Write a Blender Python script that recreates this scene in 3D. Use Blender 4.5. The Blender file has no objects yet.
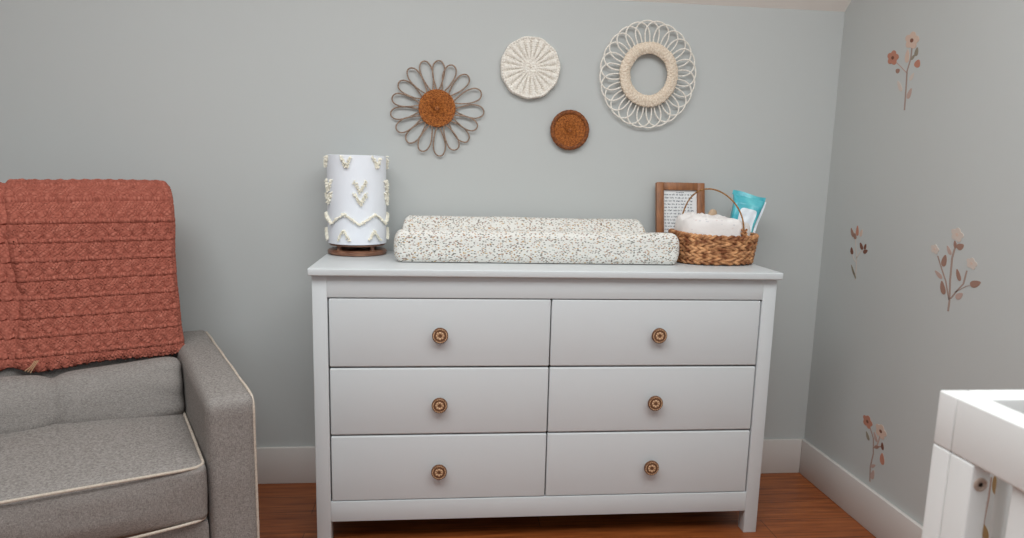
import bpy, bmesh, math, random
from mathutils import Vector, Matrix, noise
random.seed(7)
PI = math.pi
S = bpy.context.scene
COL = S.collection

# ------------------------------------------------------------------ camera
cd = bpy.data.cameras.new('camera'); cam = bpy.data.objects.new('camera', cd); COL.objects.link(cam)
cd.sensor_width = 36; cd.lens = 708.19/1024*36; cd.shift_y = 17.4/1024
YAW, PITCH, ROLL = .1058, .1629, -.0247
fwd = Vector((math.sin(YAW)*math.cos(PITCH), math.cos(YAW)*math.cos(PITCH), -math.sin(PITCH)))
rt = Vector((math.cos(YAW), -math.sin(YAW), 0)); dn = fwd.cross(rt)
r2 = rt*math.cos(ROLL) + dn*math.sin(ROLL); d2 = dn*math.cos(ROLL) - rt*math.sin(ROLL)
m = Matrix((r2, -d2, -fwd)).transposed().to_4x4(); m.translation = Vector((-.3379, -2.5043, 1.144))
cam.matrix_world = m; S.camera = cam
cd.dof.use_dof = True; cd.dof.focus_distance = 2.15; cd.dof.aperture_fstop = 4.5
cd.clip_start = .05

# ------------------------------------------------------------------ light and exposure
S.view_settings.view_transform = 'Standard'; S.view_settings.look = 'None'
S.view_settings.gamma = 1; S.view_settings.use_curve_mapping = False
S.view_settings.exposure = 0.0
w = bpy.data.worlds.new('world'); S.world = w; w.use_nodes = True
w.node_tree.nodes['Background'].inputs[0].default_value = (.80, .90, 1, 1)
w.node_tree.nodes['Background'].inputs[1].default_value = 1.2

def area(name, loc, target, sx, sy, power, col):
    l = bpy.data.lights.new(name, 'AREA'); l.shape = 'RECTANGLE'; l.size = sx; l.size_y = sy
    l.energy = power; l.color = col
    o = bpy.data.objects.new(name, l); COL.objects.link(o); o.location = loc
    o.rotation_euler = (Vector(target)-Vector(loc)).to_track_quat('-Z', 'Y').to_euler()
    return o
area('window_daylight', (-.6, -4.02, 1.75), (-.2, 0, 1.1), 1.9, 1.3, 4, (.90, .96, 1))
area('ceiling_bounce', (-.28, -1.78, 2.34), (-.26, -1.6, 0), 2.7, 1.1, 53, (.94, .985, 1))  # added panel standing in for flash bounced off the ceiling; no fixture here

# ------------------------------------------------------------------ materials
def lin(c):
    return tuple((x/255/12.92 if x/255 <= .04045 else ((x/255+.055)/1.055)**2.4) for x in c) + (1,)
def mat(name, c, rough=.6, spec=.5, metal=0):
    M = bpy.data.materials.new(name); M.use_nodes = True
    b = M.node_tree.nodes['Principled BSDF']
    b.inputs['Base Color'].default_value = lin(c); b.inputs['Roughness'].default_value = rough
    b.inputs['Specular IOR Level'].default_value = spec; b.inputs['Metallic'].default_value = metal
    return M
def nodes(M): return M.node_tree.nodes, M.node_tree.links, M.node_tree.nodes['Principled BSDF']
def coords(M, kind='Object', scale=(1, 1, 1)):
    N, L, b = nodes(M)
    t = N.new('ShaderNodeTexCoord'); mp = N.new('ShaderNodeMapping'); mp.inputs['Scale'].default_value = scale
    L.new(t.outputs[kind], mp.inputs[0]); return mp.outputs[0]
def ntex(M, vec, scale, detail=3, rough=.5):
    N, L, b = nodes(M); n = N.new('ShaderNodeTexNoise')
    n.inputs['Scale'].default_value = scale; n.inputs['Detail'].default_value = detail; n.inputs['Roughness'].default_value = rough
    L.new(vec, n.inputs['Vector']); return n.outputs[0]
def ramp(M, fac, stops):
    N, L, b = nodes(M); r = N.new('ShaderNodeValToRGB'); e = r.color_ramp.elements
    while len(e) < len(stops): e.new(.5)
    for i, (p, c) in enumerate(stops): e[i].position = p; e[i].color = lin(c)
    L.new(fac, r.inputs[0]); return r.outputs[0]
def bump(M, h, strength=.3, dist=.002):
    N, L, b = nodes(M); n = N.new('ShaderNodeBump'); n.inputs['Strength'].default_value = strength
    n.inputs['Distance'].default_value = dist
    L.new(h, n.inputs['Height'])
    if b.inputs['Normal'].is_linked: L.new(b.inputs['Normal'].links[0].from_socket, n.inputs['Normal'])
    L.new(n.outputs[0], b.inputs['Normal'])
def mixc(M, fac, a, c, mode='MIX'):
    N, L, b = nodes(M); n = N.new('ShaderNodeMix'); n.data_type = 'RGBA'; n.blend_type = mode
    for s, v in ((0, fac), (6, a), (7, c)):
        if hasattr(v, 'links'): L.new(v, n.inputs[s])
        else: n.inputs[s].default_value = v if s == 0 else (lin(v) if len(v) == 3 else v)
    return n.outputs[2]
def setc(M, out): M.node_tree.links.new(out, M.node_tree.nodes['Principled BSDF'].inputs['Base Color'])
def math_(M, op, a, b_=0.0):
    N, L, b = nodes(M); n = N.new('ShaderNodeMath'); n.operation = op
    for i, v in enumerate((a, b_)):
        if hasattr(v, 'links'): L.new(v, n.inputs[i])
        else: n.inputs[i].default_value = v
    return n.outputs[0]

def paint(name, c, rough=.6, bs=.08):
    M = mat(name, c, rough, .35); v = coords(M); bump(M, ntex(M, v, 260, 2), bs, .001); return M
WALL = paint('grey_wall_paint', (191, 193, 191), .75, .15)
CEIL = paint('ceiling_paint', (232, 225, 218), .85)
TRIM = paint('trim_paint', (216, 210, 205), .4)
WHITE = paint('white_furniture_paint', (207, 210, 211), .38, .05)
CRIBW = paint('white_crib_paint', (228, 228, 226), .4, .05)
DARK = mat('dark_interior', (60, 52, 46), .8)

FLOOR = mat('oak_floor', (140, 82, 45), .38)
v = coords(FLOOR); N, L, b = nodes(FLOOR)
br = N.new('ShaderNodeTexBrick'); L.new(v, br.inputs[0])
br.inputs['Scale'].default_value = 1; br.inputs['Brick Width'].default_value = 1.5; br.inputs['Row Height'].default_value = .125
br.inputs['Mortar Size'].default_value = .0012; br.inputs['Mortar Smooth'].default_value = .1
br.inputs['Color1'].default_value = lin((186, 112, 60)); br.inputs['Color2'].default_value = lin((160, 90, 46)); br.inputs['Mortar'].default_value = lin((80, 42, 22))
g = ramp(FLOOR, ntex(FLOOR, coords(FLOOR, 'Object', (1.5, 22, 1)), 3, 6, .6), [(.3, (165, 140, 125)), (.7, (255, 250, 240))])
kn = ramp(FLOOR, ntex(FLOOR, coords(FLOOR, 'Object', (1, 2, 1)), 4, 2), [(.28, (120, 90, 70)), (.36, (255, 255, 255))])
setc(FLOOR, mixc(FLOOR, .45, mixc(FLOOR, 1, br.outputs[0], g, 'MULTIPLY'), kn, 'MULTIPLY'))
bump(FLOOR, br.outputs['Fac'], -.3, .001)

def fabric(name, c1, c2, sc=420):
    M = mat(name, c1, .95, .1); v = coords(M)
    f = ntex(M, coords(M, 'Object', (1, 1, .12)), sc, 2); f2 = ntex(M, coords(M, 'Object', (.15, .15, 1)), sc, 2)
    s = math_(M, 'MULTIPLY', math_(M, 'ADD', f, f2), .5)
    setc(M, ramp(M, s, [(.38, c2), (.62, c1)]))
    bump(M, s, .5, .001); return M
LINEN = fabric('grey_linen', (158, 152, 147), (112, 106, 102), 1200)
PIPING = fabric('beige_piping_cord', (206, 194, 180), (176, 163, 149), 700)

KNIT = mat('rust_knit_yarn', (172, 86, 70), .95, .1)
N, L, b = nodes(KNIT)
uv = N.new('ShaderNodeTexCoord').outputs['UV']
def wave(M, vec, rot, scale, dist=0.0):
    N, L, b = nodes(M); mp = N.new('ShaderNodeMapping'); mp.inputs['Rotation'].default_value = (0, 0, rot)
    L.new(vec, mp.inputs[0]); n = N.new('ShaderNodeTexWave'); n.inputs['Scale'].default_value = scale
    n.inputs['Distortion'].default_value = dist; n.inputs['Detail'].default_value = 2; n.inputs['Detail Scale'].default_value = 3
    L.new(mp.outputs[0], n.inputs[0]); return n.outputs['Fac']
wv = math_(KNIT, 'MULTIPLY', wave(KNIT, uv, .75, 50, 1.5), wave(KNIT, uv, -.6, 42, 1.5))
nz = ntex(KNIT, uv, 230, 3)
setc(KNIT, ramp(KNIT, math_(KNIT, 'ADD', math_(KNIT, 'MULTIPLY', wv, .28), math_(KNIT, 'MULTIPLY', nz, .68)), [(.15, (130, 70, 58)), (.42, (166, 95, 80)), (.75, (188, 117, 100))]))  # fine noise mixes yarn tone with shadow between yarns put into the colour
bump(KNIT, wv, .3, .002); bump(KNIT, nz, .3, .001)
FRINGE = mat('pale_yarn_end', (190, 150, 115), .9)

# white cover with small coloured sprigs
PADM = mat('sprigged_cotton', (228, 226, 222), .9, .15)
def sprigs(M, base, sc, dens, cols, rot=0.0, strength=.95):
    N, L, b = nodes(M)
    t = N.new('ShaderNodeTexCoord'); mp = N.new('ShaderNodeMapping'); mp.inputs['Scale'].default_value = (.7, 1.3, 1.4)
    mp.inputs['Rotation'].default_value = (rot, rot*.7, rot)
    L.new(t.outputs['Object'], mp.inputs[0])
    vo = N.new('ShaderNodeTexVoronoi'); vo.inputs['Scale'].default_value = sc; L.new(mp.outputs[0], vo.inputs['Vector'])
    mask = math_(M, 'LESS_THAN', vo.outputs['Distance'], dens)
    sp = N.new('ShaderNodeSeparateColor'); L.new(vo.outputs['Color'], sp.inputs[0])
    r = N.new('ShaderNodeValToRGB'); r.color_ramp.interpolation = 'CONSTANT'; e = r.color_ramp.elements
    while len(e) < len(cols): e.new(.5)
    for i, c in enumerate(cols): e[i].position = i/len(cols); e[i].color = lin(c)
    L.new(sp.outputs[0], r.inputs[0])
    return mixc(M, math_(M, 'MULTIPLY', mask, strength), base, r.outputs[0])
c = sprigs(PADM, (226, 224, 218), 165, .37, [(140, 130, 120), (110, 112, 104), (190, 150, 110), (150, 112, 96), (226, 224, 218), (160, 150, 140)])
c = sprigs(PADM, c, 112, .27, [(188, 156, 100), (100, 104, 94), (166, 124, 104), (226, 224, 218), (110, 80, 70)], .8)
setc(PADM, c); bump(PADM, ntex(PADM, coords(PADM), 14, 3), .25, .004)
MUSLIN = mat('white_muslin', (232, 226, 224), .9, .1)
c = sprigs(MUSLIN, (236, 231, 228), 70, .22, [(190, 180, 190), (200, 160, 150), (236, 231, 228), (170, 175, 185)], .3, .35)
setc(MUSLIN, c); bump(MUSLIN, ntex(MUSLIN, coords(MUSLIN), 30, 4), .6, .006)

def rattan(name, c1, c2, sc=160):
    M = mat(name, c1, .6, .3); v = coords(M)
    setc(M, ramp(M, ntex(M, v, sc, 3), [(.35, c2), (.65, c1)])); bump(M, ntex(M, v, sc*2, 2), .4, .001); return M
R_BROWN = rattan('brown_seagrass', (190, 118, 56), (120, 62, 24))
R_DARK = rattan('dark_brown_cane_edge', (150, 88, 44), (92, 48, 24))
R_WIRE = rattan('taupe_cane', (164, 140, 122), (128, 104, 88))
R_CREAM = rattan('cream_cane', (244, 239, 230), (224, 216, 205))
R_ROPE = rattan('natural_cotton_rope', (238, 224, 206), (212, 192, 170), 260)
HYAC = rattan('water_hyacinth', (216, 160, 112), (126, 74, 44), 45)
HANDLE = rattan('bent_wood', (176, 128, 74), (120, 78, 40))
KNOBL = rattan('carved_wood', (222, 186, 150), (180, 140, 104), 300)
KNOBD = rattan('dark_stained_wood', (126, 86, 58), (84, 54, 36), 300)
WOODF = mat('frame_wood', (150, 96, 58), .45)
setc(WOODF, ramp(WOODF, ntex(WOODF, coords(WOODF, 'Object', (8, 8, 1)), 12, 5), [(.3, (122, 76, 44)), (.7, (166, 108, 66))]))
LBASE = mat('copper_brown_wood', (120, 80, 62), .35)
setc(LBASE, ramp(LBASE, ntex(LBASE, coords(LBASE, 'Object', (1, 1, 6)), 30, 4), [(.3, (92, 56, 42)), (.7, (158, 116, 92))]))
PAPER = mat('white_paper', (232, 232, 232), .7)
INK = mat('dark_ink', (70, 74, 88), .8)
SHADE = mat('white_lamp_fabric', (236, 239, 245), .9, .1); bump(SHADE, ntex(SHADE, coords(SHADE), 300, 2), .3, .001)
TUFT = mat('cream_tufted_yarn', (246, 241, 226), .95, .1); bump(TUFT, ntex(TUFT, coords(TUFT), 300, 2), .6, .002)
TEAL = mat('teal_film', (84, 190, 202), .3)
setc(TEAL, ramp(TEAL, ntex(TEAL, coords(TEAL), 14, 2), [(.35, (62, 170, 186)), (.65, (118, 210, 216))]))
WLAB = mat('white_label_film', (226, 232, 238), .35)
TANM = mat('tan_wood', (200, 170, 140), .6)
STEEL = mat('bolt_cap', (176, 156, 142), .45)
BLONDE = mat('unpainted_inner_edge', (224, 204, 190), .55)

# ------------------------------------------------------------------ mesh helpers
class MB:
    def __init__(s): s.v = []; s.f = []; s.m = []; s.uv = None
    def add(s, vs, fs, mi=0):
        o = len(s.v); s.v += [tuple(p) for p in vs]; s.f += [tuple(i+o for i in f) for f in fs]; s.m += [mi]*len(fs)
    def tube(s, path, r, n=8, closed=False, mi=0, caps=True):
        P = [Vector(p) for p in path]; k = len(P); rr = r if callable(r) else (lambda i: r)
        T = []
        for i in range(k):
            a = P[(i-1) % k] if (closed or i > 0) else P[i]; c = P[(i+1) % k] if (closed or i < k-1) else P[i]
            t = (c-a); T.append(t.normalized() if t.length > 1e-9 else Vector((0, 0, 1)))
        up = Vector((0, 0, 1)) if abs(T[0].z) < .9 else Vector((1, 0, 0))
        nrm = (up-T[0]*up.dot(T[0])).normalized(); vs = []
        for i in range(k):
            nrm = (nrm-T[i]*nrm.dot(T[i])).normalized(); bn = T[i].cross(nrm)
            for j in range(n):
                a = 2*PI*j/n; vs.append(P[i]+(nrm*math.cos(a)+bn*math.sin(a))*rr(i))
        fs = []
        for i in range(k if closed else k-1):
            i2 = (i+1) % k
            for j in range(n): fs.append((i*n+j, i2*n+j, i2*n+(j+1) % n, i*n+(j+1) % n)[::-1])
        if not closed and caps: fs.append(tuple(range(n))); fs.append(tuple(range((k-1)*n, k*n))[::-1])
        s.add(vs, fs, mi); return s
    def lathe(s, prof, c=(0, 0, 0), n=32, axis='Z', mi=0, sx=1, sy=1):
        vs = []; fs = []
        for (r, z) in prof:
            for j in range(n):
                a = 2*PI*j/n; x, y = r*math.cos(a)*sx, r*math.sin(a)*sy
                p = (x, y, z) if axis == 'Z' else (x, -z, y)
                vs.append((p[0]+c[0], p[1]+c[1], p[2]+c[2]))
        k = len(prof)
        for i in range(k-1):
            for j in range(n): fs.append((i*n+j, i*n+(j+1) % n, (i+1)*n+(j+1) % n, (i+1)*n+j))
        fs.append(tuple(range(n))[::-1]); fs.append(tuple(range((k-1)*n, k*n)))
        s.add(vs, fs, mi); return s
    def box(s, a, b, bev=0.0, mi=0, seg=2, xf=None):
        bm = bmesh.new(); bmesh.ops.create_cube(bm, size=1)
        for vv in bm.verts: vv.co = Vector(((a[i]+b[i])/2 + vv.co[i]*(b[i]-a[i]) for i in range(3)))
        if bev: bmesh.ops.bevel(bm, geom=bm.edges[:], offset=bev, segments=seg, profile=.5, affect='EDGES')
        bm.verts.index_update()
        s.add([(xf @ vv.co if xf else vv.co) for vv in bm.verts], [[q.index for q in f.verts] for f in bm.faces], mi); bm.free(); return s
    def grid(s, fn, nu, nv, mi=0, cu=False, cv=False):
        vs = [fn(i/(nu if cu else nu-1), j/(nv if cv else nv-1)) for j in range(nv) for i in range(nu)]; fs = []
        for j in range(nv if cv else nv-1):
            for i in range(nu if cu else nu-1):
                i2 = (i+1) % nu; j2 = (j+1) % nv; fs.append((j*nu+i, j*nu+i2, j2*nu+i2, j2*nu+i))
        s.add(vs, fs, mi); return s
    def obj(s, name, mats, parent=None, smooth=True, fix=True):
        me = bpy.data.meshes.new(name); me.from_pydata(s.v, [], s.f)
        for q in (mats if isinstance(mats, (list, tuple)) else [mats]): me.materials.append(q)
        for p, mi in zip(me.polygons, s.m): p.material_index = mi
        if fix:
            bm = bmesh.new(); bm.from_mesh(me); bmesh.ops.recalc_face_normals(bm, faces=bm.faces[:]); bm.to_mesh(me); bm.free()
        if smooth:
            me.polygons.foreach_set('use_smooth', [True]*len(me.polygons)); me.set_sharp_from_angle(angle=.7)
        o = bpy.data.objects.new(name, me); COL.objects.link(o)
        if parent: o.parent = parent
        return o
def tag(o, label, cat, group=None):
    o['label'] = label; o['category'] = cat
    if group: o['group'] = group
    return o
def thing(name, label, cat, loc=(0, 0, 0), rz=0, group=None):
    o = bpy.data.objects.new(name, None); COL.objects.link(o); o.location = loc; o.rotation_euler = (0, 0, rz)
    o.empty_display_size = .05
    return tag(o, label, cat, group)
def struct(o): o['kind'] = 'structure'; return o
def plab(o, t): o['label'] = t; return o

# ------------------------------------------------------------------ room
XR, XL, YF, ZC, ZK = 1.091, -2.3, -4.05, 2.5, 1.7261
SL = 42
struct(MB().box((XL-.1, YF-.1, -.1), (XR+.1, .1, 0)).obj('floor', FLOOR, smooth=False))
struct(MB().box((XL-.1, 0, 0), (XR+.1, .1, ZK+.15)).obj('wall_back', WALL, smooth=False))
struct(MB().box((XR, YF, 0), (XR+.1, 0, ZC+.1)).obj('wall_right', WALL, smooth=False))
struct(MB().box((XL-.1, YF, 0), (XL, 0, ZC+.1)).obj('wall_left', WALL, smooth=False))
WX0, WX1, WZ0, WZ1 = -1.65, .45, 1.0, 2.4
mb = MB()
mb.box((XL-.1, YF-.1, 0), (WX0, YF, ZC+.1)); mb.box((WX1, YF-.1, 0), (XR+.1, YF, ZC+.1))
mb.box((WX0, YF-.1, 0), (WX1, YF, WZ0)); mb.box((WX0, YF-.1, WZ1), (WX1, YF, ZC+.1))
struct(mb.obj('wall_front', WALL, smooth=False))
mb = MB(); f = .05
mb.box((WX0, YF-.09, WZ0), (WX0+f, YF-.03, WZ1)); mb.box((WX1-f, YF-.09, WZ0), (WX1, YF-.03, WZ1))
mb.box((WX0+f, YF-.09, WZ0), (WX1-f, YF-.03, WZ0+f)); mb.box((WX0+f, YF-.09, WZ1-f), (WX1-f, YF-.03, WZ1))
mb.box((-.62, YF-.09, WZ0+f), (-.58, YF-.03, WZ1-f))
struct(mb.obj('window_1', TRIM, smooth=False))
ys = -(ZC-ZK)/math.tan(math.radians(SL))
mb = MB(); A = [(0, ZK), (ys, ZC), (YF, ZC), (YF, ZC+.1), (ys-.03, ZC+.1), (0, ZK+.13)]
vs = [(x, y, z) for x in (XL, XR) for (y, z) in A]
mb.add(vs, [(0, 1, 4, 5), (1, 2, 3, 4), (6, 7, 10, 11), (7, 8, 9, 10)] + [(i, (i+1) % 6, (i+1) % 6+6, i+6) for i in range(6)])
struct(mb.obj('ceiling', CEIL, smooth=False))
HB = .1372
struct(MB().box((XL, -.015, 0), (XR-.015, 0, HB), .003).obj('baseboard_back', TRIM))
struct(MB().box((XR-.015, YF, 0), (XR, 0, HB), .003).obj('baseboard_right', TRIM))
struct(MB().box((XL, YF, 0), (XL+.015, -.015, HB), .003).obj('baseboard_left', TRIM))

# ------------------------------------------------------------------ dresser
H = .8557; Z1 = .7689; PH = .2098; XI = .6566; YFR = -.454; ZR = .0759
D = thing('dresser', 'wide white six-drawer dresser with round carved knobs against the back wall', 'dresser', (0, -.235, 0))
def dp(mb, name, mats, smooth=True):
    mb.v = [(x, y+.235, z) for x, y, z in mb.v]; return mb.obj(name, mats, D, smooth)
dp(MB().box((-.706, -.474, H-.022), (.706, -.016, H), .004, seg=3), 'top', WHITE)
for sx in (-1, 1):
    for (ya, yb) in ((YFR, YFR+.042), (-.062, -.02)):
        xa, xb = sorted((sx*.6975, sx*.655)); dp(MB().box((xa, ya, 0), (xb, yb, H-.022), .002), 'leg', WHITE)
    xa, xb = sorted((sx*.694, sx*.676)); dp(MB().box((xa, YFR+.042, .08), (xb, -.062, H-.022)), 'side_panel', WHITE)
dp(MB().box((-.655, YFR, Z1), (.655, YFR+.022, H-.022), .001), 'top_rail', WHITE)
dp(MB().box((-.655, YFR, ZR), (.655, YFR+.022, Z1-3*PH), .001), 'bottom_rail', WHITE)
dp(MB().box((-.655, -.03, ZR), (.655, -.022, H-.022)), 'back_panel', WHITE)
mb = MB(); mb.box((-.655, YFR+.022, ZR+.02), (.655, -.03, ZR+.03))
for k in (1, 2): mb.box((-.655, YFR+.032, Z1-k*PH-.006), (.655, -.03, Z1-k*PH+.006))
mb.box((-.01, YFR+.03, ZR+.03), (.01, -.03, Z1+.04))
dp(mb, 'inner_divider', DARK)

def knob_mesh():
    mb = MB(); R_ = .0235
    mb.lathe([(.006, 0), (.0065, .006), (.009, .012)], axis='Y', n=16)
    mb.lathe([(.009, .010), (.02, .013), (R_, .017), (R_, .021), (.0215, .0235)], axis='Y', n=36, mi=1)
    nr, na = 16, 96
    def h(r, a):
        t = r/.0222; z = .0238
        if t > .74: z += .0018*abs(math.cos(a*10))**.5*math.sin((t-.74)/.26*PI) - .0004
        elif t > .62: z -= .0014
        elif t > .2: z += .0020*abs(math.cos(a*4))**.6*math.sin((t-.2)/.42*PI)
        else: z -= .001*(1-t/.2)
        return z
    vs = []; fs = []; ms = []
    for i in range(nr+1):
        for j in range(na):
            r = .0222*i/nr; a = 2*PI*j/na; vs.append((r*math.cos(a), -h(r, a), r*math.sin(a)))
    for i in range(nr):
        for j in range(na):
            r = .0222*(i+.5)/nr; a = 2*PI*(j+.5)/na; t = i/nr
            hh = h(r, a)-.0238
            mb.add([], []); fs.append((i*na+j, (i+1)*na+j, (i+1)*na+(j+1) % na, i*na+(j+1) % na)); ms.append(1 if hh < .0006 or t > .93 else 0)
    o = len(mb.v); mb.v += vs; mb.f += [tuple(q+o for q in f) for f in fs]; mb.m += ms
    return mb
KN = None
rows = ['top', 'middle', 'bottom']
for r in range(3):
    for sx in (-1, 1):
        g_ = .0028
        xa, xb = (-XI+.002+g_, -.0015) if sx < 0 else (.0015, XI-.002-g_)
        zt = Z1-r*PH-g_; zb_ = Z1-(r+1)*PH+g_*.6
        mb = MB(); mb.box((xa, YFR+.002, zb_), (xb, YFR+.022, zt), .0045, seg=3)
        dr = dp(mb, 'drawer', WHITE)
        if KN is None:
            KN = knob_mesh().obj('knob', [KNOBL, KNOBD], dr); k = KN
        else:
            k = KN.copy(); COL.objects.link(k); k.parent = dr
        k.location = (sx*.330, YFR+.0015+.235, [.660, .447, .237][r])
        k['label'] = 'round brown carved wooden knob'

# ------------------------------------------------------------------ changing pad
PX0, PY0 = -.02, -.18
def padfn(u, v):
    # v around: cross-section from bottom front, up the front, over, down the back; u along x
    t = v
    prof = [(-.318, .003), (-.326, .022), (-.327, .060), (-.323, .088), (-.302, .101), (-.262, .096), (-.205, .074), (-.15, .070), (-.105, .082), (-.072, .116), (-.050, .1265), (-.031, .120), (-.022, .09), (-.020, .03), (-.03, .003)]
    x = t*(len(prof)-1); i = min(int(x), len(prof)-2); fr = x-i
    g = lambda k: prof[max(0, min(len(prof)-1, k))]
    def cr(a, b, c, d): return .5*((2*b)+(-a+c)*fr+(2*a-5*b+4*c-d)*fr*fr+(-a+3*b-3*c+d)*fr**3)
    y = cr(g(i-1)[0], g(i)[0], g(i+1)[0], g(i+2)[0]); z = cr(g(i-1)[1], g(i)[1], g(i+1)[1], g(i+2)[1])
    f = min(1, max(0, (y+.327)/.3))
    xl = -.474 + .016*f; xr = .432 - .058*f
    # end rounding
    e = .026; Lh = (xr-xl)
    s = u*2-1; uu = math.copysign(1-(1-abs(s))**1.6, s); xx = (xl+xr)/2 + uu*Lh/2
    d = min(xx-xl, xr-xx); k = 1.0
    if d < e: k = math.sqrt(max(0, 1-((e-d)/e)**2))
    if d < .004: k = max(k, 0)
    yc = -.175; zc = .045
    ky = 1-(1-k)*.22; kz = .35+.65*k if d < e else 1
    yy = yc+(y-yc)*ky; zz = (zc+(z-zc)*kz)
    wob = noise.noise(Vector((xx*9, yy*14, zz*20)))*.004*(1 if z > .01 else 0)
    return (xx-PX0, yy-PY0, max(.001, zz+wob))
mb = MB(); mb.grid(padfn, 140, 90)
nu, nv = 140, 90
mb.f.append(tuple(j*nu for j in range(nv))); mb.f.append(tuple(j*nu+nu-1 for j in range(nv))[::-1]); mb.m += [0, 0]
mb.f += [(i, i+1, (nv-1)*nu+i+1, (nv-1)*nu+i) for i in range(nu-1)]; mb.m += [0]*(nu-1)
pad = mb.obj('changing_pad', PADM); pad.location = (PX0, PY0-.008, H)
tag(pad, 'long contoured changing pad in white sprigged cover lying on the dresser', 'changing pad')

# ------------------------------------------------------------------ lamp
LC = (-.606, -.107, H)
T = thing('table_lamp', 'cylindrical lamp with white tufted shade and brown base on dresser top', 'lamp', LC)
MB().lathe([(.0, 0), (.09, 0), (.096, .003), (.097, .012), (.092, .016), (.0, .016)], n=48).obj('base', LBASE, T)
for a in (.3, 1.87, 3.44, 5.01): MB().lathe([(.008, .014), (.007, .02), (.008, .034)], c=(.075*math.cos(a+.5), .075*math.sin(a+.5), 0), n=10).obj('post', LBASE, T)
mb = MB(); mb.lathe([(.0, .031), (.090, .031), (.092, .036), (.0, .039)], n=48); mb.obj('upper_ring', LBASE, T)
LR = .0955; LT = .322
mb = MB(); mb.lathe([(.088, .041), (LR, .038), (LR, LT), (LR-.003, LT+.001), (LR-.004, .043)], n=64); sh = mb.obj('lamp_shade', SHADE, T)
def tuftline(pts, wd, name='yarn_tuft'):
    mb = MB()
    for (a0, z0), (a1, z1) in zip(pts, pts[1:]):
        n = max(3, int(math.hypot((a1-a0)*LR, z1-z0)/.0022))
        for i in range(n):
            t = (i+random.random())/n; a = a0+(a1-a0)*t; z = z0+(z1-z0)*t
            for q in range(2):
                aa = a+random.uniform(-wd, wd)/LR; zz = z+random.uniform(-wd, wd)*.7
                c_, s_ = math.cos(aa), math.sin(aa); l = random.uniform(.005, .010)
                p0 = Vector((LR*c_*.99, LR*s_*.99, zz)); ta = random.uniform(-.004, .004)
                p1 = Vector(((LR+l)*c_-ta*s_, (LR+l)*s_+ta*c_, zz-random.uniform(.001, .006)))
                if p1.z > LT+.004: p1.z = LT
                mb.tube([p0, (p0+p1)/2+Vector((0, 0, .001)), p1], lambda k: (.0016, .0019, .0013)[k], n=5)
    return mb.obj(name, TUFT, sh)
FA = -PI/2+.1   # angle that faces the room
for k in range(6):
    a = FA-.33+k*PI/3; z = .292
    tuftline([(a-.16, z+.028), (a, z-.008), (a+.16, z+.026)], .004)
for k in range(5):
    a = FA+.12+k*2*PI/5
    for z in (.222, .182):
        tuftline([(a-.2, z+.022), (a, z-.014), (a+.2, z+.022)], .0045)
zz = []
for k in range(13): zz.append((FA+.1+k*2*PI/12, .105 if k % 2 == 0 else .138))
tuftline(zz, .003, 'zigzag_tuft')
for k in range(6):
    a = FA-.45+k*PI/3
    tuftline([(a-.22, .052), (a, .086), (a+.22, .052)], .003)

# ------------------------------------------------------------------ wall decor
# daisy
DC = (-.345, -.012, 1.345)
T = thing('woven_flower', 'brown woven centre with taupe looped cane petals, leftmost piece on wall', 'wall hanging', DC)
def weave_disc(R_, th, rings, spokes, amp, edge=0.0, dome=0.0, na=240, nr=44, band=None):
    mb = MB()
    def fn(u, v):
        a = 2*PI*u; t = v; r = t*R_*(1+edge*math.sin(a*spokes*.5+1)*t*t + edge*.6*noise.noise(Vector((math.cos(a)*2, math.sin(a)*2, 3))))
        ph = math.sin(2*PI*t*rings + (PI if int(a/(2*PI)*spokes*2) % 2 else 0))
        h = th + dome*(1-t*t) + amp*(ph*.6*abs(math.sin(a*spokes)) ) if t > .12 else th+dome+amp*.3
        if band and t > band: h = th+amp*1.4*math.sin((t-band)/(1-band)*PI)+amp*.4*math.sin(a*spokes*3)
        if t > .985: h *= .4
        return (r*math.cos(a), -h, r*math.sin(a))
    mb.grid(fn, na, nr, cu=True)
    k = (nr-1)*na; mb.add([], [])
    o = len(mb.v); ring = [mb.v[k+j] for j in range(na)]; mb.v += [(x, .009, z) for x, y, z in ring]
    mb.f += [(k+j, k+(j+1) % na, o+(j+1) % na, o+j) for j in range(na)]; mb.m += [0]*na
    mb.f.append(tuple(o+j for j in range(na))); mb.m.append(0)
    return mb
weave_disc(.063, .006, 9, 22, .0032, dome=.003).obj('flower_centre', R_BROWN, T)
angs = [88, 70, 47, 21, -3, -24, -45, -64, -86, -110, -131, -151, -171, -191, -212, -233, -253]
lens = [.157, .152, .152, .160, .160, .150, .150, .152, .160, .154, .152, .156, .158, .154, .152, .158, .160]
for i, (a, l) in enumerate(zip(angs, lens)):
    a = math.radians(a); ca, sa = math.cos(a), math.sin(a); mb = MB(); w_ = .0275 if i not in (3, 4) else .030
    zoff = -.003 if i % 2 else .001
    pts = []
    n = 30
    for k in range(n+1):
        t = k/n; ang = t*2*PI
        # teardrop: narrow at centre, round at tip
        rr = .056+(l-.056)*(1-math.cos(ang))/2
        s_ = math.sin(ang)*w_*(.24+.76*((1-math.cos(ang))/2)**.8) * (1.0 if .1 < t < .9 else .9)
        s_ += .0015*noise.noise(Vector((k*.3, i, 0)))
        pts.append((rr*ca-s_*sa, zoff, rr*sa+s_*ca))
    mb.tube(pts, .0025, n=7); mb.obj('petal_loop', R_WIRE, T)
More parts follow.
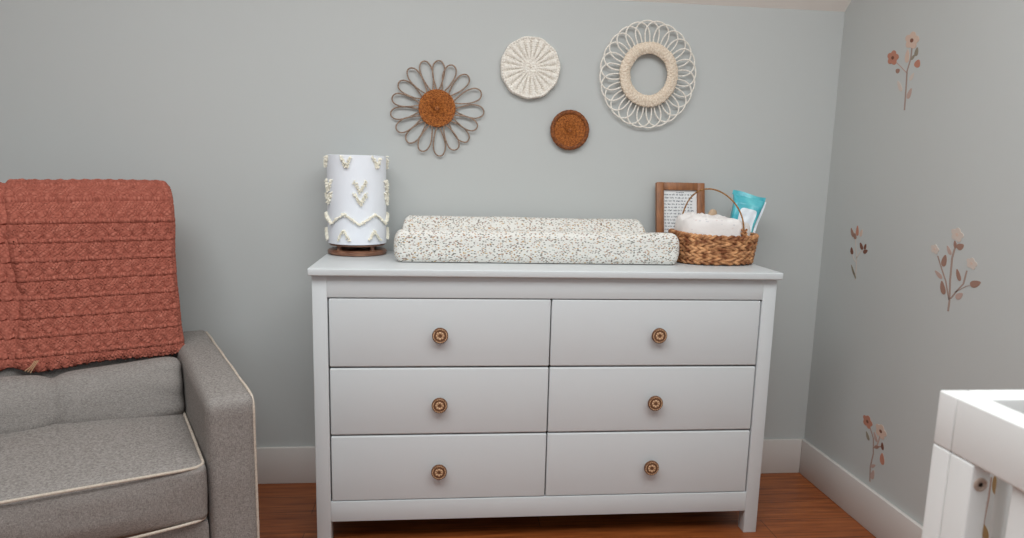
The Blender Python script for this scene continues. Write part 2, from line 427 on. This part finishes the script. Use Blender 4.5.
# cream woven disc
def cream_disc():
    mb = MB(); R_ = .103; na, nr = 528, 60; NS = 22
    def fn(u, v):
        a = 2*PI*u; t = v; r = t*R_*(1+.012*math.sin(a*11+1)*t**6 + .02*noise.noise(Vector((math.cos(a)*2, math.sin(a)*2, 3))))
        sp = abs(math.cos(a*NS/2)); cell = int(u*NS+.5)
        if t < .22: h = .013+.002*math.sin(t*50)*math.cos(a*6)
        elif t > .90: h = .009+.0045*math.sin((t-.90)/.10*PI)+.0012*math.sin(a*NS*3)
        else:
            gap = max(0, 1-sp*1.5); wv_ = math.sin(t*2*PI*14+(PI if cell % 2 else 0))
            h = .012-.0032*(1-sp**1.2 if sp < .9 else 0)*min(1, (t-.2)/.15) + .0016*wv_*(1-sp*.6)
            if .36 < t < .86: h -= .0030*gap*(1 if wv_ < 0 else .2)
        if t > .985: h *= .4
        return (r*math.cos(a), -h, r*math.sin(a))
    mb.grid(fn, na, nr, cu=True); k = (nr-1)*na; o = len(mb.v)
    mb.v += [(x, .009, z) for x, y, z in mb.v[k:k+na]]
    mb.f += [(k+j, k+(j+1) % na, o+(j+1) % na, o+j) for j in range(na)]; mb.m += [0]*na
    mb.f.append(tuple(o+j for j in range(na))); mb.m.append(0)
    return mb
o = cream_disc().obj('woven_disc', R_CREAM); o.location = (-.029, -.012, 1.490)
tag(o, 'cream white woven disc with wavy rim hanging between the flower and mirror', 'wall hanging')
# small brown disc
T = thing('woven_trivet', 'small dark brown woven disc, lowest of the pieces on the wall', 'wall hanging', (.115, -.012, 1.286))
weave_disc(.056, .006, 9, 20, .003, dome=.002).obj('woven_centre', R_BROWN, T)
mb = MB(); pts = [(.061*math.cos(a), -.004, .061*math.sin(a)) for a in [2*PI*k/80 for k in range(80)]]
mb.tube(pts, lambda i: .0078+.0006*math.sin(i*2), n=12, closed=True); mb.obj('rim', R_DARK, T)
# large cane mirror-style ring
T = thing('cane_ring', 'large white cane ring of overlapping arches around an open centre', 'wall hanging', (.383, -.016, 1.4815))
def ov(r, a, y=0): return (r*math.cos(a)*.985, y, r*math.sin(a)*1.04)
mb = MB()
def tor(u, v):
    a = 2*PI*u; b_ = 2*PI*v; rc = .0862*(1+.02*noise.noise(Vector((3*math.cos(a), 3*math.sin(a), 1)))); ro = .0190
    st = .0012*noise.noise(Vector((a*26, b_*2, 0)))*2+.0018*math.sin(a*44)*math.sin(b_*5+ (1.5 if int(u*88) % 2 else 0))
    r = rc+(ro+st)*math.cos(b_); y = (-.010)-(.011+st)*math.sin(b_)
    return ov(r, a, y)
mb.grid(tor, 352, 28, cu=True, cv=True); plab(mb.obj('rope_ring', R_ROPE, T), 'beige knotted rope ring')
NP = 24
for k in range(NP):
    a0 = 2*PI*k/NP+.08; mb = MB(); pts = []; hw = 2*PI/NP*1.5
    for i in range(31):
        t = i/30*PI; s_ = -math.cos(t); rr = .092+(.173-.092)*math.sin(t)**.8
        pts.append(ov(rr, a0+hw*s_*(.86+.14*math.sin(t)), -.003+.002*math.cos(t)))
    mb.tube(pts, .0026, n=7); mb.obj('cane_arch', R_CREAM, T)

# ------------------------------------------------------------------ framed print
FT = thing('picture_frame', 'brown wooden frame with printed text leaning against wall behind basket', 'picture frame', (.519, -.075, H))
inn = bpy.data.objects
lean = Matrix.Rotation(math.radians(-11), 4, 'X')
FW, FH, FBD = .176, .262, .0265
mb = MB()
mb.box((-FW/2, -.009, 0), (-FW/2+FBD, .009, FH), .0015, xf=lean); mb.box((FW/2-FBD, -.009, 0), (FW/2, .009, FH), .0015, xf=lean)
mb.box((-FW/2+FBD, -.009, 0), (FW/2-FBD, .009, FBD), .0015, xf=lean); mb.box((-FW/2+FBD, -.009, FH-FBD), (FW/2-FBD, .009, FH), .0015, xf=lean)
mb.box((-FW/2+.01, .004, .01), (FW/2-.01, .008, FH-.01), xf=lean)
mb.obj('frame', WOODF, FT)
pp = MB().box((-FW/2+FBD-.002, .001, FBD-.002), (FW/2-FBD+.002, .003, FH-FBD+.002), xf=lean).obj('paper', PAPER, FT)
mb = MB()
def word(x, z, w_, h_):
    n = max(1, int(w_/.0026))
    for i in range(n):
        xx = x+i*.0026; hh = h_*random.choice((.6, .6, 1)); k = random.random()
        mb.box((xx, .0004, z), (xx+.0007, .001, z+hh), xf=lean)
        if k < .6: mb.box((xx, .0004, z+h_*.5), (xx+.0018, .001, z+h_*.5+.0007), xf=lean)
        if k > .3: mb.box((xx, .0004, z), (xx+.0018, .001, z+.0007), xf=lean)
        if k > .5: mb.box((xx+.0015, .0004, z), (xx+.0021, .001, z+h_*.55), xf=lean)
z = FH-FBD-.018
word(-.014, FH-FBD-.009, .03, .003)
while z > FBD+.012:
    x = -.058+random.uniform(0, .002)
    while x < .048:
        w_ = random.choice((.006, .009, .012, .016)); w_ = min(w_, .058-x); word(x, z, w_, .0058); x += w_+.0032
    z -= .0113
mb.obj('printed_text', INK, pp, smooth=False)

# ------------------------------------------------------------------ basket
BC = (.575, -.220, H)
BT = thing('wicker_basket', 'oval woven basket with thin arched handle at the dresser right end', 'basket', BC)
def se(a, rx, ry, e=2.6):
    c_, s_ = math.cos(a), math.sin(a)
    return math.copysign(abs(c_)**(2/e), c_)*rx, math.copysign(abs(s_)**(2/e), s_)*ry
mb = MB(); NR = 8; RH = .0118
for r in range(NR):
    t = r/(NR-1); z = .0108+r*RH*.97; rx = .124+.010*t; ry = .106+.012*t
    for st in range(2):
        pts = []; n = 260; tw = 14 if r < NR-1 else 24
        for i in range(n):
            a = 2*PI*i/n; x, y = se(a, rx, ry); ph = (a*tw)*(1 if r % 2 else -1)+st*PI+r*1.3
            off = .0038*math.cos(ph); nx, ny = se(a, 1, 1, 2); sag = .006*t*math.cos(a)**2*(1 if math.cos(a) < 0 else .3)
            pts.append((x+nx*off, y+ny*off, z+.0042*math.sin(ph)+sag))
        mb.tube(pts, lambda i: .0052+.0009*noise.noise(Vector((i*.11, r*3, st*5))), n=7, closed=True)
mb.obj('woven_wall', HYAC, BT)
mb = MB(); mb.lathe([(0, .003), (.122, .003), (.126, .008), (0, .009)], n=48, sy=.76); mb.obj('base', HYAC, BT)
mb = MB(); hp = []
P0, P1 = Vector((-.092, .060, .085)), Vector((.066, -.096, .092))
for i in range(41):
    t = i/40; a = PI*t; c_ = -math.cos(a)
    p = P0.lerp(P1, .5+.5*c_); hp.append((p.x-.0*math.sin(a), p.y, .085+.156*math.sin(a)**.80+.01*math.sin(2*a)))
mb.tube(hp, .0026, n=8); mb.obj('handle', HANDLE, BT)
for P_ in (P0, P1):
    mb = MB()
    for k in range(3):
        z = .090+k*.012; R_ = .008
        mb.tube([(P_.x+R_*math.cos(a), P_.y+.6*R_*math.sin(a), z+.004*math.sin(a*2+k)) for a in [2*PI*i/14 for i in range(14)]], .0036, n=6, closed=True)
    mb.obj('handle_knot', HYAC, BT)

# muslin cloth bundle filling the basket
def clothfn(u, v):
    a = 2*PI*u; t = v
    x, y = se(a, .118*math.sin(t*PI*.5), .090*math.sin(t*PI*.5), 3.2)
    z = .03+.106*max(0, 1-t**9)**.6
    n1 = noise.noise(Vector((x*22, y*22, 1)))*.013 + (.5-abs(noise.noise(Vector((x*45, y*30, 4)))))*.012
    z += n1*(1-t**4)+.009*math.exp(-((x+.06)/.05)**2)*(1-t**4) - .012*max(0, x-.04)/.06*(1-t**8)
    return (x, y, z)
mb = MB(); mb.grid(clothfn, 120, 50, cu=True)
o = mb.obj('muslin_cloth', MUSLIN); o.location = (BC[0]-.006, BC[1]-.006, BC[2]+.009)
tag(o, 'crumpled white muslin cloth with faint print heaped inside the basket', 'cloth')
# small tan brush-like item
mb = MB(); mb.lathe([(.003, 0), (.013, .004), (.017, .02), (.016, .05), (.010, .062), (.003, .064)], n=20, sy=.5)
o = mb.obj('wooden_brush_back', TANM); o.location = (.600, -.115, H+.108); o.rotation_euler = (0, .25, 0)
o.name = 'tan_item'; tag(o, 'small rounded tan item poking up from cloth in basket', 'toiletry')
# wipes pack
WP = thing('wipes_pack', 'teal soft pack of wipes with white label leaning out of basket', 'wipes pack', (.689, -.160, H+.042))
xf = Matrix.Rotation(math.radians(15), 4, 'Y') @ Matrix.Rotation(math.radians(-12), 4, 'X') @ Matrix.Rotation(math.radians(-10), 4, 'Z')
PW, PHh, PT = .112, .182, .034
def packfn(side):
    def fn(u, v):
        x = (u-.5)*PW; z = v*PHh
        tv = min(1, min(v, 1-v)/.16); tu = min(1, min(u, 1-u)/.10)
        th = PT/2*(max(0, tv)**.5)*(.55+.45*tu**.5)
        th += .0025*noise.noise(Vector((x*40, z*40, side)))*tv
        x2 = x*(1-.06*tv)*(.56+.44*v)+.002*math.sin(v*9)
        return tuple(xf @ Vector((x2, side*th, z)))
    return fn
mb = MB(); mb.grid(packfn(-1), 30, 44); mb.grid(packfn(1), 30, 44)
def sidefn(s_):
    def fn(u, v):
        a = Vector(packfn(-1)(0 if s_ < 0 else 1, v)); b_ = Vector(packfn(1)(0 if s_ < 0 else 1, v)); return tuple(a.lerp(b_, u))
    return fn
mb.grid(sidefn(-1), 4, 44)
pk = mb.obj('pouch', TEAL, WP)
mb = MB(); mb.grid(sidefn(1), 4, 44)
def edgefn(u, v):
    p = Vector((PW*.5*(.56+.44*v)-.001+u*.007, -.004+.003*math.sin(v*14), PHh*(.02+.97*v))); return tuple(xf @ p)
mb.grid(edgefn, 3, 40); plab(mb.obj('side_seam', WLAB, WP), 'white side seam of the pack')
mb = MB(); mb.grid(lambda u, v: tuple(xf @ Vector(((u-.5)*PW*1.05, .004*math.sin(u*8)+(.0015 if v > .5 else -.0015)*0, PHh-.003+v*.016+.003*math.sin(u*7)))), 30, 6)
plab(mb.obj('top_crimp', TEAL, WP), 'crimped teal top edge')
def labfn(u, v):
    uu = .25+.5*u; vv = .22+.5*v
    # rounded corners
    x = (u-.5)*2; z = (v-.5)*2; k = max(abs(x), abs(z)); l = (abs(x)**6+abs(z)**6)**(1/6) if k > 0 else 1
    s_ = k/l if l > 0 else 1
    p = Vector(packfn(-1)(.56+x*s_*.33, .46+z*s_*.30)); return tuple(p + xf.to_3x3() @ Vector((0, -.0012, 0)))
mb = MB(); mb.grid(labfn, 24, 24); plab(mb.obj('label_patch', WLAB, WP), 'rounded white label')

# ------------------------------------------------------------------ armchair
TH = math.radians(25)
CH = thing('armchair', 'grey linen armchair with beige piping angled beside the dresser', 'armchair', (-.764, -.841, 0), TH)
CW = .845; AW = .110; AD = .79; AH = .603
def softbox(a, b, r, nx=24, bulge=(0, 0, 0), wr=0.0, seed=0):
    """box with rounded edges, gently crowned faces and slight wrinkles"""
    bm = bmesh.new(); bmesh.ops.create_cube(bm, size=2)
    bmesh.ops.subdivide_edges(bm, edges=bm.edges[:], cuts=nx, use_grid_fill=True)
    h = [(b[i]-a[i])/2 for i in range(3)]; c_ = [(b[i]+a[i])/2 for i in range(3)]
    out = []
    for vv in bm.verts:
        n = [math.copysign(abs(q)**.75, q) for q in vv.co]
        p = Vector([n[i]*h[i] for i in range(3)])
        q = Vector([max(-(h[i]-r), min(h[i]-r, p[i])) for i in range(3)]); d = p-q
        if d.length > 1e-9: p = q+d.normalized()*min(r, d.length if sum(abs(x) > 1e-9 for x in d) < 2 else r)
        for i in range(3):
            j, k = (i+1) % 3, (i+2) % 3
            if bulge[i]: p[i] += bulge[i]*(n[i])*(1-n[j]**2)*(1-n[k]**2)
        if wr: p += p.normalized()*wr*noise.noise(Vector((p.x*9+seed, p.y*9, p.z*22)))
        out.append((p[0]+c_[0], p[1]+c_[1], p[2]+c_[2]))
    bm.verts.index_update(); mb = MB(); mb.add(out, [[q.index for q in f.verts] for f in bm.faces]); bm.free(); return mb
IX0, IX1 = -CW+AW, -AW
for xa, xb, outer in ((-AW, 0, 0), (-CW, -CW+AW, -CW)):
    arm = softbox((xa, 0, .07), (xb, AD, AH), .022, 28, (.004, .004, .004), .002, xa*9).obj('arm', LINEN, CH)
    xo = outer-.005 if outer == 0 else outer+.005; mb = MB()
    e = .010
    path = [(xo, e-.002, .08)]+[(xo, e-.003+.001*math.sin(k), .08+k*(AH-.12)/10) for k in range(1, 10)]
    for k in range(9):
        a = PI/2*k/8; path.append((xo, .036-.030*math.cos(a), AH-.036+.030*math.sin(a)))
    path += [(xo, .05+k*(AD-.09)/14, AH-.005+.0015*math.sin(k*1.7)) for k in range(15)]
    for k in range(6):
        a = PI/2*k/5; path.append((xo, AD-.036+.030*math.sin(a), AH-.036+.030*math.cos(a)))
    path += [(xo, AD-.006, AH-.05-k*.1) for k in range(5)]
    mb.tube(path, .0034, n=8); mb.obj('piping', PIPING, arm)
# seat cushion
sc = softbox((IX0+.004, -.004, .312), (IX1-.004, .60, .455), .02, 30, (.003, .012, .022), .003, 4).obj('seat_cushion', LINEN, CH)
mb = MB()
def loop(z, k_):
    xa, xb, ya, yb, r = IX0+.009, IX1-.009, -.001, .55, .03; P_ = []
    def bul(x, y):
        u = (x-(xa+xb)/2)/((xb-xa)/2); return -.010*(1-u*u) if y < .03 else 0
    for i in range(12): P_.append((xb, yb-(yb-ya-r)*i/11, z+.004*k_*math.sin(i/11*PI)))
    for i in range(1, 7): a = PI/2*i/6; P_.append((xb-r+r*math.cos(a), ya+r-r*math.sin(a), z))
    for i in range(1, 22):
        x = xb-r-(xb-xa-2*r)*i/21; P_.append((x, ya+bul(x, ya), z+.004*k_*math.sin(i/21*PI)))
    for i in range(1, 7): a = PI/2*i/6; P_.append((xa+r-r*math.sin(a), ya+r-r*math.cos(a), z))
    for i in range(1, 12): P_.append((xa, ya+r+(yb-ya-r)*i/11, z))
    return P_
mb.tube(loop(.450, 1), .0036, n=8); mb.tube(loop(.318, -1), .0036, n=8); mb.obj('piping', PIPING, sc)
softbox((IX0, .012, .07), (IX1, .62, .312), .015, 10).obj('front_rail', LINEN, CH)
# reclining backrest
def shear(mb, k, z0):
    mb.v = [(x, y+(z-z0)*k, z) for x, y, z in mb.v]; return mb
BK = .16
shear(softbox((IX0-.004, .575, .10), (IX1+.012, .725, 1.042), .04, 30, (.0, .012, .006), .002, 9), BK, .45).obj('backrest', LINEN, CH)
# lumbar pillow part with a pinched centre
def pillowfn(u, v):
    a = 2*PI*v; s_ = u*2-1; x = (IX0+IX1)/2+s_*(IX1-IX0)/2*.985
    endk = (1-abs(s_)**16)**.5
    pinch = math.exp(-(abs(s_)/.07)**1.3)
    hh = (.070+.016*abs(s_)**1.5-.013*pinch)*(.75+.25*endk); tt = .062*(.35+.65*endk)*(1-.25*pinch)
    c_, d_ = math.cos(a), math.sin(a)
    yy = tt*math.copysign(abs(c_)**.8, c_); zz = hh*math.copysign(abs(d_)**.75, d_)
    wr = .006*noise.noise(Vector((x*12, zz*28, 2)))*(.3+abs(s_))
    wr += .005*math.sin(zz*110+s_*6)*max(0, abs(s_)-.66)/.34
    return (x, .442+yy-wr*(1 if c_ < 0 else 0)+(zz)*.35, .434+.082+zz)
mb = MB(); mb.grid(pillowfn, 90, 48, cv=True)
mb.f.append(tuple(j*90 for j in range(48))); mb.f.append(tuple(j*90+89 for j in range(48))); mb.m += [0, 0]
mb.obj('lumbar_pillow', LINEN, CH)
# feet
for x in (-.06, -CW+.06):
    for y in (.06, AD-.06): MB().lathe([(.018, 0), (.026, .072)], c=(x, y, 0), n=16).obj('foot', KNOBD, CH)

# ------------------------------------------------------------------ knitted throw over the backrest
TT = thing('knit_throw', 'chunky rust red knitted throw draped over the armchair back', 'blanket', (-.772, -.845, 0), TH)
Lf = .50           # front drop
def hknit(s_, d):
    """relief of the knit: s_ across, d down (metres)"""
    band = .0515; f = (d/band) % 1; row = int(d/band)
    h = .0
    h -= .0085*math.exp(-((f-.93)/.055)**2) - .0
    h += .0035*math.exp(-((f-.82)/.07)**2)
    p = (s_/.031+row*.5) % 1 - .5
    h += .0045*math.exp(-((abs(p)-.5)/.20)**2-((f-.60)/.20)**2)
    h -= .0105*math.exp(-(p/.21)**2-((f-.60)/.17)**2)*(.72-.28*math.cos(2*PI*(f*5+p*1.5)))
    if f < .3: h += .0010*math.sin(2*PI*(s_/.010+d/.008))
    h += .0006*math.sin(2*PI*(s_/.0075-d/.009))
    h += .0012*noise.noise(Vector((s_*120, d*120, row)))
    return h
def sheet(lx, rx, drop, lift, seed, nu, nv, back=.25, bot=None):
    uvs = []
    ARC = .30; TZ, TY, RT = 1.052, .575+BK*.60, .075
    def fn(u, v):
        tot = back+ARC+drop(u); d = v*tot   # from back hem up, over, down the front
        dd = d-back-ARC
        k = min(1, max(0, dd)/.48)
        xa, xb = lx(max(0, dd)), rx(max(0, dd)); x = xa+(xb-xa)*u
        h = hknit((xb-x), dd+.515)+lift + .006*noise.noise(Vector((x*5, dd*5, seed)))
        ed = min(u, 1-u)*(xb-xa); h *= (.35+.65*min(1, ed/.012)); 
        ev = (1-v)*tot; h -= .004*max(0, 1-ev/.012)
        if d < back:   # behind
            z = TZ-.09-(back-d); y = TY+.155+h+BK*(z-TZ)
        elif d < back+ARC:
            a = PI*(1-(d-back)/ARC)
            cy = TY+.0775; y = cy-(.0775+h)*math.cos(a); z = TZ-.09+(.092+h)*math.sin(a)
            y = cy-(.0775+h)*math.cos(a)
            y += BK*(z-TZ)
        else:
            z = TZ-.09-dd*.985; y = TY-h+BK*(z-TZ)-.012*math.sin(min(1, dd/.2)*PI)*0
            y -= .014*max(0, dd-.25)/.25
        uvs.append((x, d))
        return (x, y, z)
    mb = MB(); mb.grid(fn, nu, nv); n = len(mb.v)
    # thickness: offset copy
    o = mb.obj('knit', KNIT, TT, fix=False)
    ul = o.data.uv_layers.new(name='UVMap')
    for l in o.data.loops: ul.data[l.index].uv = uvs[l.vertex_index]
    md = o.modifiers.new('thick', 'SOLIDIFY'); md.thickness = .008; md.offset = -1
    return o
def lin_(pts):
    def f(d):
        for (a, x), (b_, y) in zip(pts, pts[1:]):
            if d <= b_: return x+(y-x)*(d-a)/(b_-a)
        return pts[-1][1]
    return f
front = sheet(lin_([(0, -.497), (.1, -.488), (.2, -.474), (.28, -.485), (.40, -.508), (.455, -.492), (.50, -.455)]),
              lin_([(0, -.088), (.05, -.092), (.15, -.094), (.3, -.090), (.42, -.083), (.52, -.086)]),
              lambda u: .380+.012*(1-u)-.016*max(0, .12-u)/.12+.004*math.sin(u*9), .022, 1, 300, 700)
front.name = 'front_layer'
back_l = sheet(lin_([(0, -.73), (.5, -.73)]), lin_([(0, -.36), (.5, -.38)]), lambda u: .385+.01*math.sin(u*6), .010, 5, 150, 300, back=.2)
back_l.name = 'under_layer'
mb = MB()
for k in range(3): mb.tube([(-.452+.004*k, .548, .607), (-.462+.004*k, .542, .593), (-.476+.006*k, .542, .582-.003*k)], .0013, n=5)
plab(mb.obj('yarn_end', FRINGE, TT), 'pale loose yarn end at the hem')

# ------------------------------------------------------------------ crib
CR = thing('crib', 'white slatted baby crib with square posts at lower right against the wall', 'crib', (.374, -1.600, 0))
cw, cl, ch = .69, 1.38, .85; th = .043
def cp(a, b, name, m_=CRIBW, bev=.003): return MB().box(a, b, bev, seg=3).obj(name, m_, CR)
for x0 in (0, cw-th):
    for y0, s_ in ((0, -1), (-cl, 1)):
        ya, yb = sorted((y0, y0+s_*.0345)); cp((x0, ya, 0), (x0+th, yb, ch-.0800), 'post'); cp((x0, ya, ch-.079), (x0+th, yb, ch), 'post_cap')
        ya, yb = sorted((y0+s_*.0355, y0+s_*.079))
        st = cp((x0+(th-.029 if x0 else 0), ya, .12), (x0+(th if x0 else .029), yb, ch-.080), 'stile')
        for zz_ in (.743, .16):
            mb = MB(); mb.lathe([(.003, .0), (.0095, 0), (.0095, .0015), (.0075, .0025), (.0065, .0012), (.003, .0012)], axis='Y', n=24)
            mb.lathe([(.0, .0005), (.003, .0005), (.003, .0012), (.0, .0012)], axis='Y', n=16, mi=1)
            bo = mb.obj('bolt', [STEEL, DARK], st); yy = ya if s_ < 0 else yb
            bo.location = (x0+(.014 if x0 == 0 else th-.014), yy, zz_); bo.rotation_euler = (0, 0, 0 if s_ < 0 else PI)
    cp((x0, -cl+.0355, ch-.079), (x0+th, -.0355, ch), 'top_rail')
    cp((x0+.006, -cl+.083, .14), (x0+th-.006, -.083, .20), 'bottom_rail')
    y = -.132; 
    while y > -cl+.10:
        cp((x0+.010, y-.040, .20), (x0+th-.010, y, ch-.079), 'slat', bev=.004); y -= .0963
for y0 in (-th, -cl):
    cp((th, y0, ch-.079), (cw-th, y0+th, ch), 'top_rail'); cp((th, y0+.006, .14), (cw-th, y0+th-.006, .20), 'bottom_rail')
    x = th+.055
    while x < cw-th-.05:
        cp((x, y0+.010, .20), (x+.040, y0+th-.010, ch-.079), 'slat', bev=.004); x += .0963

# ------------------------------------------------------------------ wall stickers (on the right wall)
SC = {k: mat('sticker_'+k, c, .8, .2) for k, c in dict(rust=(184, 128, 108), peach=(208, 182, 166), pale=(204, 190, 180), brown=(156, 122, 108),
      dark=(122, 82, 68), stem=(164, 142, 132), sage=(146, 136, 120), rose=(184, 158, 148), tan=(150, 122, 84)).items()}
def sticker(label, cy, cz, kx, kz, ox, oy, items):
    """items in sketch units; kx, kz metres per unit along the wall (towards the room) and up"""
    T = thing('wall_sticker', label, 'wall sticker', (XR, cy, cz), 0, 'flower stickers on the right wall')
    def P(x, y, lay=0): return (-.0006-.0003*lay, -(x+(y-oy)*.13-ox)*kx, -(y-oy)*kz)
    def poly(mb, pts, lay):
        n = len(pts); vs = [P(x, y, lay) for x, y in pts]; vs += [(0, q[1], q[2]) for q in vs]
        mb.add(vs, [tuple(range(n)), tuple(range(n, 2*n))[::-1]]+[(i, (i+1) % n, n+(i+1) % n, n+i) for i in range(n)])
    asp = kz/kx*1.25
    for it in items:
        k = it[0]; mb = MB()
        if k == 'stem':
            pts = it[2]; L_ = []; R_ = []
            for i, (x, y) in enumerate(pts): 
                w_ = it[3]; L_.append((x-w_*asp, y)); R_.append((x+w_*asp, y))
            poly(mb, L_+R_[::-1], 0); mb.obj('stem', SC[it[1]], T)
        elif k == 'leaf':
            _, c_, x, y, l, w_, ang = it; a = math.radians(ang); pts = []
            for i in range(18):
                t = 2*PI*i/18; px_ = l*math.cos(t); py_ = w_*math.sin(t)*(1-.35*math.cos(t)); 
                pts.append((x+(px_*math.cos(a)-py_*math.sin(a))*asp, y-(px_*math.sin(a)+py_*math.cos(a))))
            poly(mb, pts, 1); mb.obj('leaf', SC[c_], T)
        elif k == 'flower':
            _, c_, x, y, r, cc = it; n = 5
            pts = []
            for i in range(60):
                t = 2*PI*i/60; rr = r*(.72+.28*abs(math.cos(t*n/2))); pts.append((x+rr*math.cos(t)*asp, y+rr*math.sin(t)))
            poly(mb, pts, 2); fl = mb.obj('flower', SC[c_], T)
            mb = MB(); poly(mb, [(x+r*.24*math.cos(t)*asp, y+r*.24*math.sin(t)) for t in [2*PI*i/12 for i in range(12)]], 3)
            mb.obj('flower_heart', SC[cc], fl)
    return T
sticker('peach and rust flower sprig sticker, highest on right wall', -.373, 1.478, .00104, .00051, 150, 270, [
    ('stem', 'stem', [(138, 510), (146, 430), (152, 370), (160, 280), (180, 210), (190, 130)], 5), ('stem', 'rose', [(158, 290), (130, 240), (105, 200)], 4),
    ('leaf', 'peach', 165, 190, 40, 15, 80), ('leaf', 'sage', 207, 178, 26, 12, 70), ('leaf', 'sage', 190, 205, 20, 8, 40),
    ('flower', 'rust', 98, 180, 46, 'dark'), ('flower', 'peach', 190, 105, 52, 'dark'), ('leaf', 'rust', 208, 248, 24, 20, 60), ('leaf', 'brown', 118, 266, 16, 14, 20),
    ('leaf', 'rose', 165, 415, 34, 13, 60), ('leaf', 'pale', 122, 360, 36, 13, 110), ('leaf', 'pale', 180, 318, 26, 10, 50)])
sticker('small brown tulip sprig sticker nearest the room corner', -.222, .895, .00087, .00044, 130, 250, [
    ('stem', 'pale', [(108, 470), (118, 400), (125, 300), (124, 200), (125, 120)], 4), ('stem', 'pale', [(122, 300), (150, 250), (172, 215)], 4), ('stem', 'pale', [(118, 330), (100, 290), (95, 250)], 4),
    ('leaf', 'brown', 104, 105, 36, 15, 105), ('leaf', 'rust', 140, 85, 40, 14, 82), ('leaf', 'peach', 165, 98, 32, 12, 65), ('leaf', 'brown', 122, 130, 24, 15, 90),
    ('leaf', 'dark', 162, 198, 28, 15, 110), ('leaf', 'dark', 188, 196, 24, 11, 65), ('leaf', 'dark', 188, 232, 26, 14, 30), ('leaf', 'dark', 95, 248, 28, 15, 90),
    ('leaf', 'sage', 96, 395, 42, 10, 110), ('leaf', 'sage', 108, 430, 28, 8, 110)])
sticker('tall branching sprig sticker with pale blossoms above the crib', -.697, .893, .00100, .00047, 150, 280, [
    ('stem', 'stem', [(107, 517), (116, 450), (124, 330), (138, 200), (158, 110)], 6), ('stem', 'stem', [(114, 450), (106, 340), (94, 280), (80, 200)], 5),
    ('stem', 'stem', [(120, 440), (150, 380), (175, 335), (192, 255)], 5), ('stem', 'stem', [(140, 395), (185, 345), (215, 325)], 4),
    ('flower', 'pale', 165, 58, 42, 'peach'), ('flower', 'pale', 70, 163, 30, 'peach'), ('flower', 'pale', 212, 210, 34, 'peach'),
    ('leaf', 'brown', 174, 124, 26, 17, 30), ('leaf', 'brown', 154, 116, 22, 10, 90), ('leaf', 'rose', 128, 156, 28, 12, 110), ('leaf', 'brown', 106, 222, 38, 16, 70), ('leaf', 'rose', 78, 312, 30, 14, 140),
    ('leaf', 'brown', 92, 385, 40, 17, 95), ('leaf', 'brown', 158, 290, 34, 13, 100), ('leaf', 'brown', 220, 320, 36, 18, 25), ('leaf', 'rose', 156, 410, 30, 15, 40)])
sticker('rust and peach sprig sticker low on the wall above baseboard', -.438, .262, .00088, .00049, 140, 280, [
    ('stem', 'stem', [(100, 500), (106, 400), (128, 300), (132, 200), (110, 130)], 5), ('stem', 'brown', [(130, 260), (155, 238), (185, 215)], 6), ('stem', 'rose', [(150, 240), (165, 190), (178, 140)], 5),
    ('flower', 'rust', 98, 110, 44, 'dark'), ('flower', 'peach', 180, 122, 48, 'dark'), ('leaf', 'dark', 186, 212, 24, 11, 90), ('leaf', 'brown', 152, 240, 24, 10, 30),
    ('leaf', 'rose', 145, 180, 30, 13, 110), ('leaf', 'rust', 182, 295, 38, 18, 85), ('leaf', 'sage', 95, 205, 28, 13, 110), ('leaf', 'rose', 120, 440, 36, 14, 70), ('leaf', 'rose', 125, 380, 26, 9, 40)])
sticker('tan and brown sprig sticker seen between the crib slats', -.925, .285, .0010, .0005, 150, 270, [
    ('stem', 'stem', [(110, 510), (120, 420), (130, 300), (150, 180), (165, 60)], 5), ('leaf', 'tan', 176, 90, 48, 14, 85), ('leaf', 'tan', 130, 190, 30, 14, 110),
    ('leaf', 'tan', 180, 270, 50, 24, 60), ('leaf', 'tan', 130, 360, 34, 22, 90), ('flower', 'peach', 100, 130, 34, 'dark'), ('leaf', 'brown', 90, 330, 30, 12, 120)])
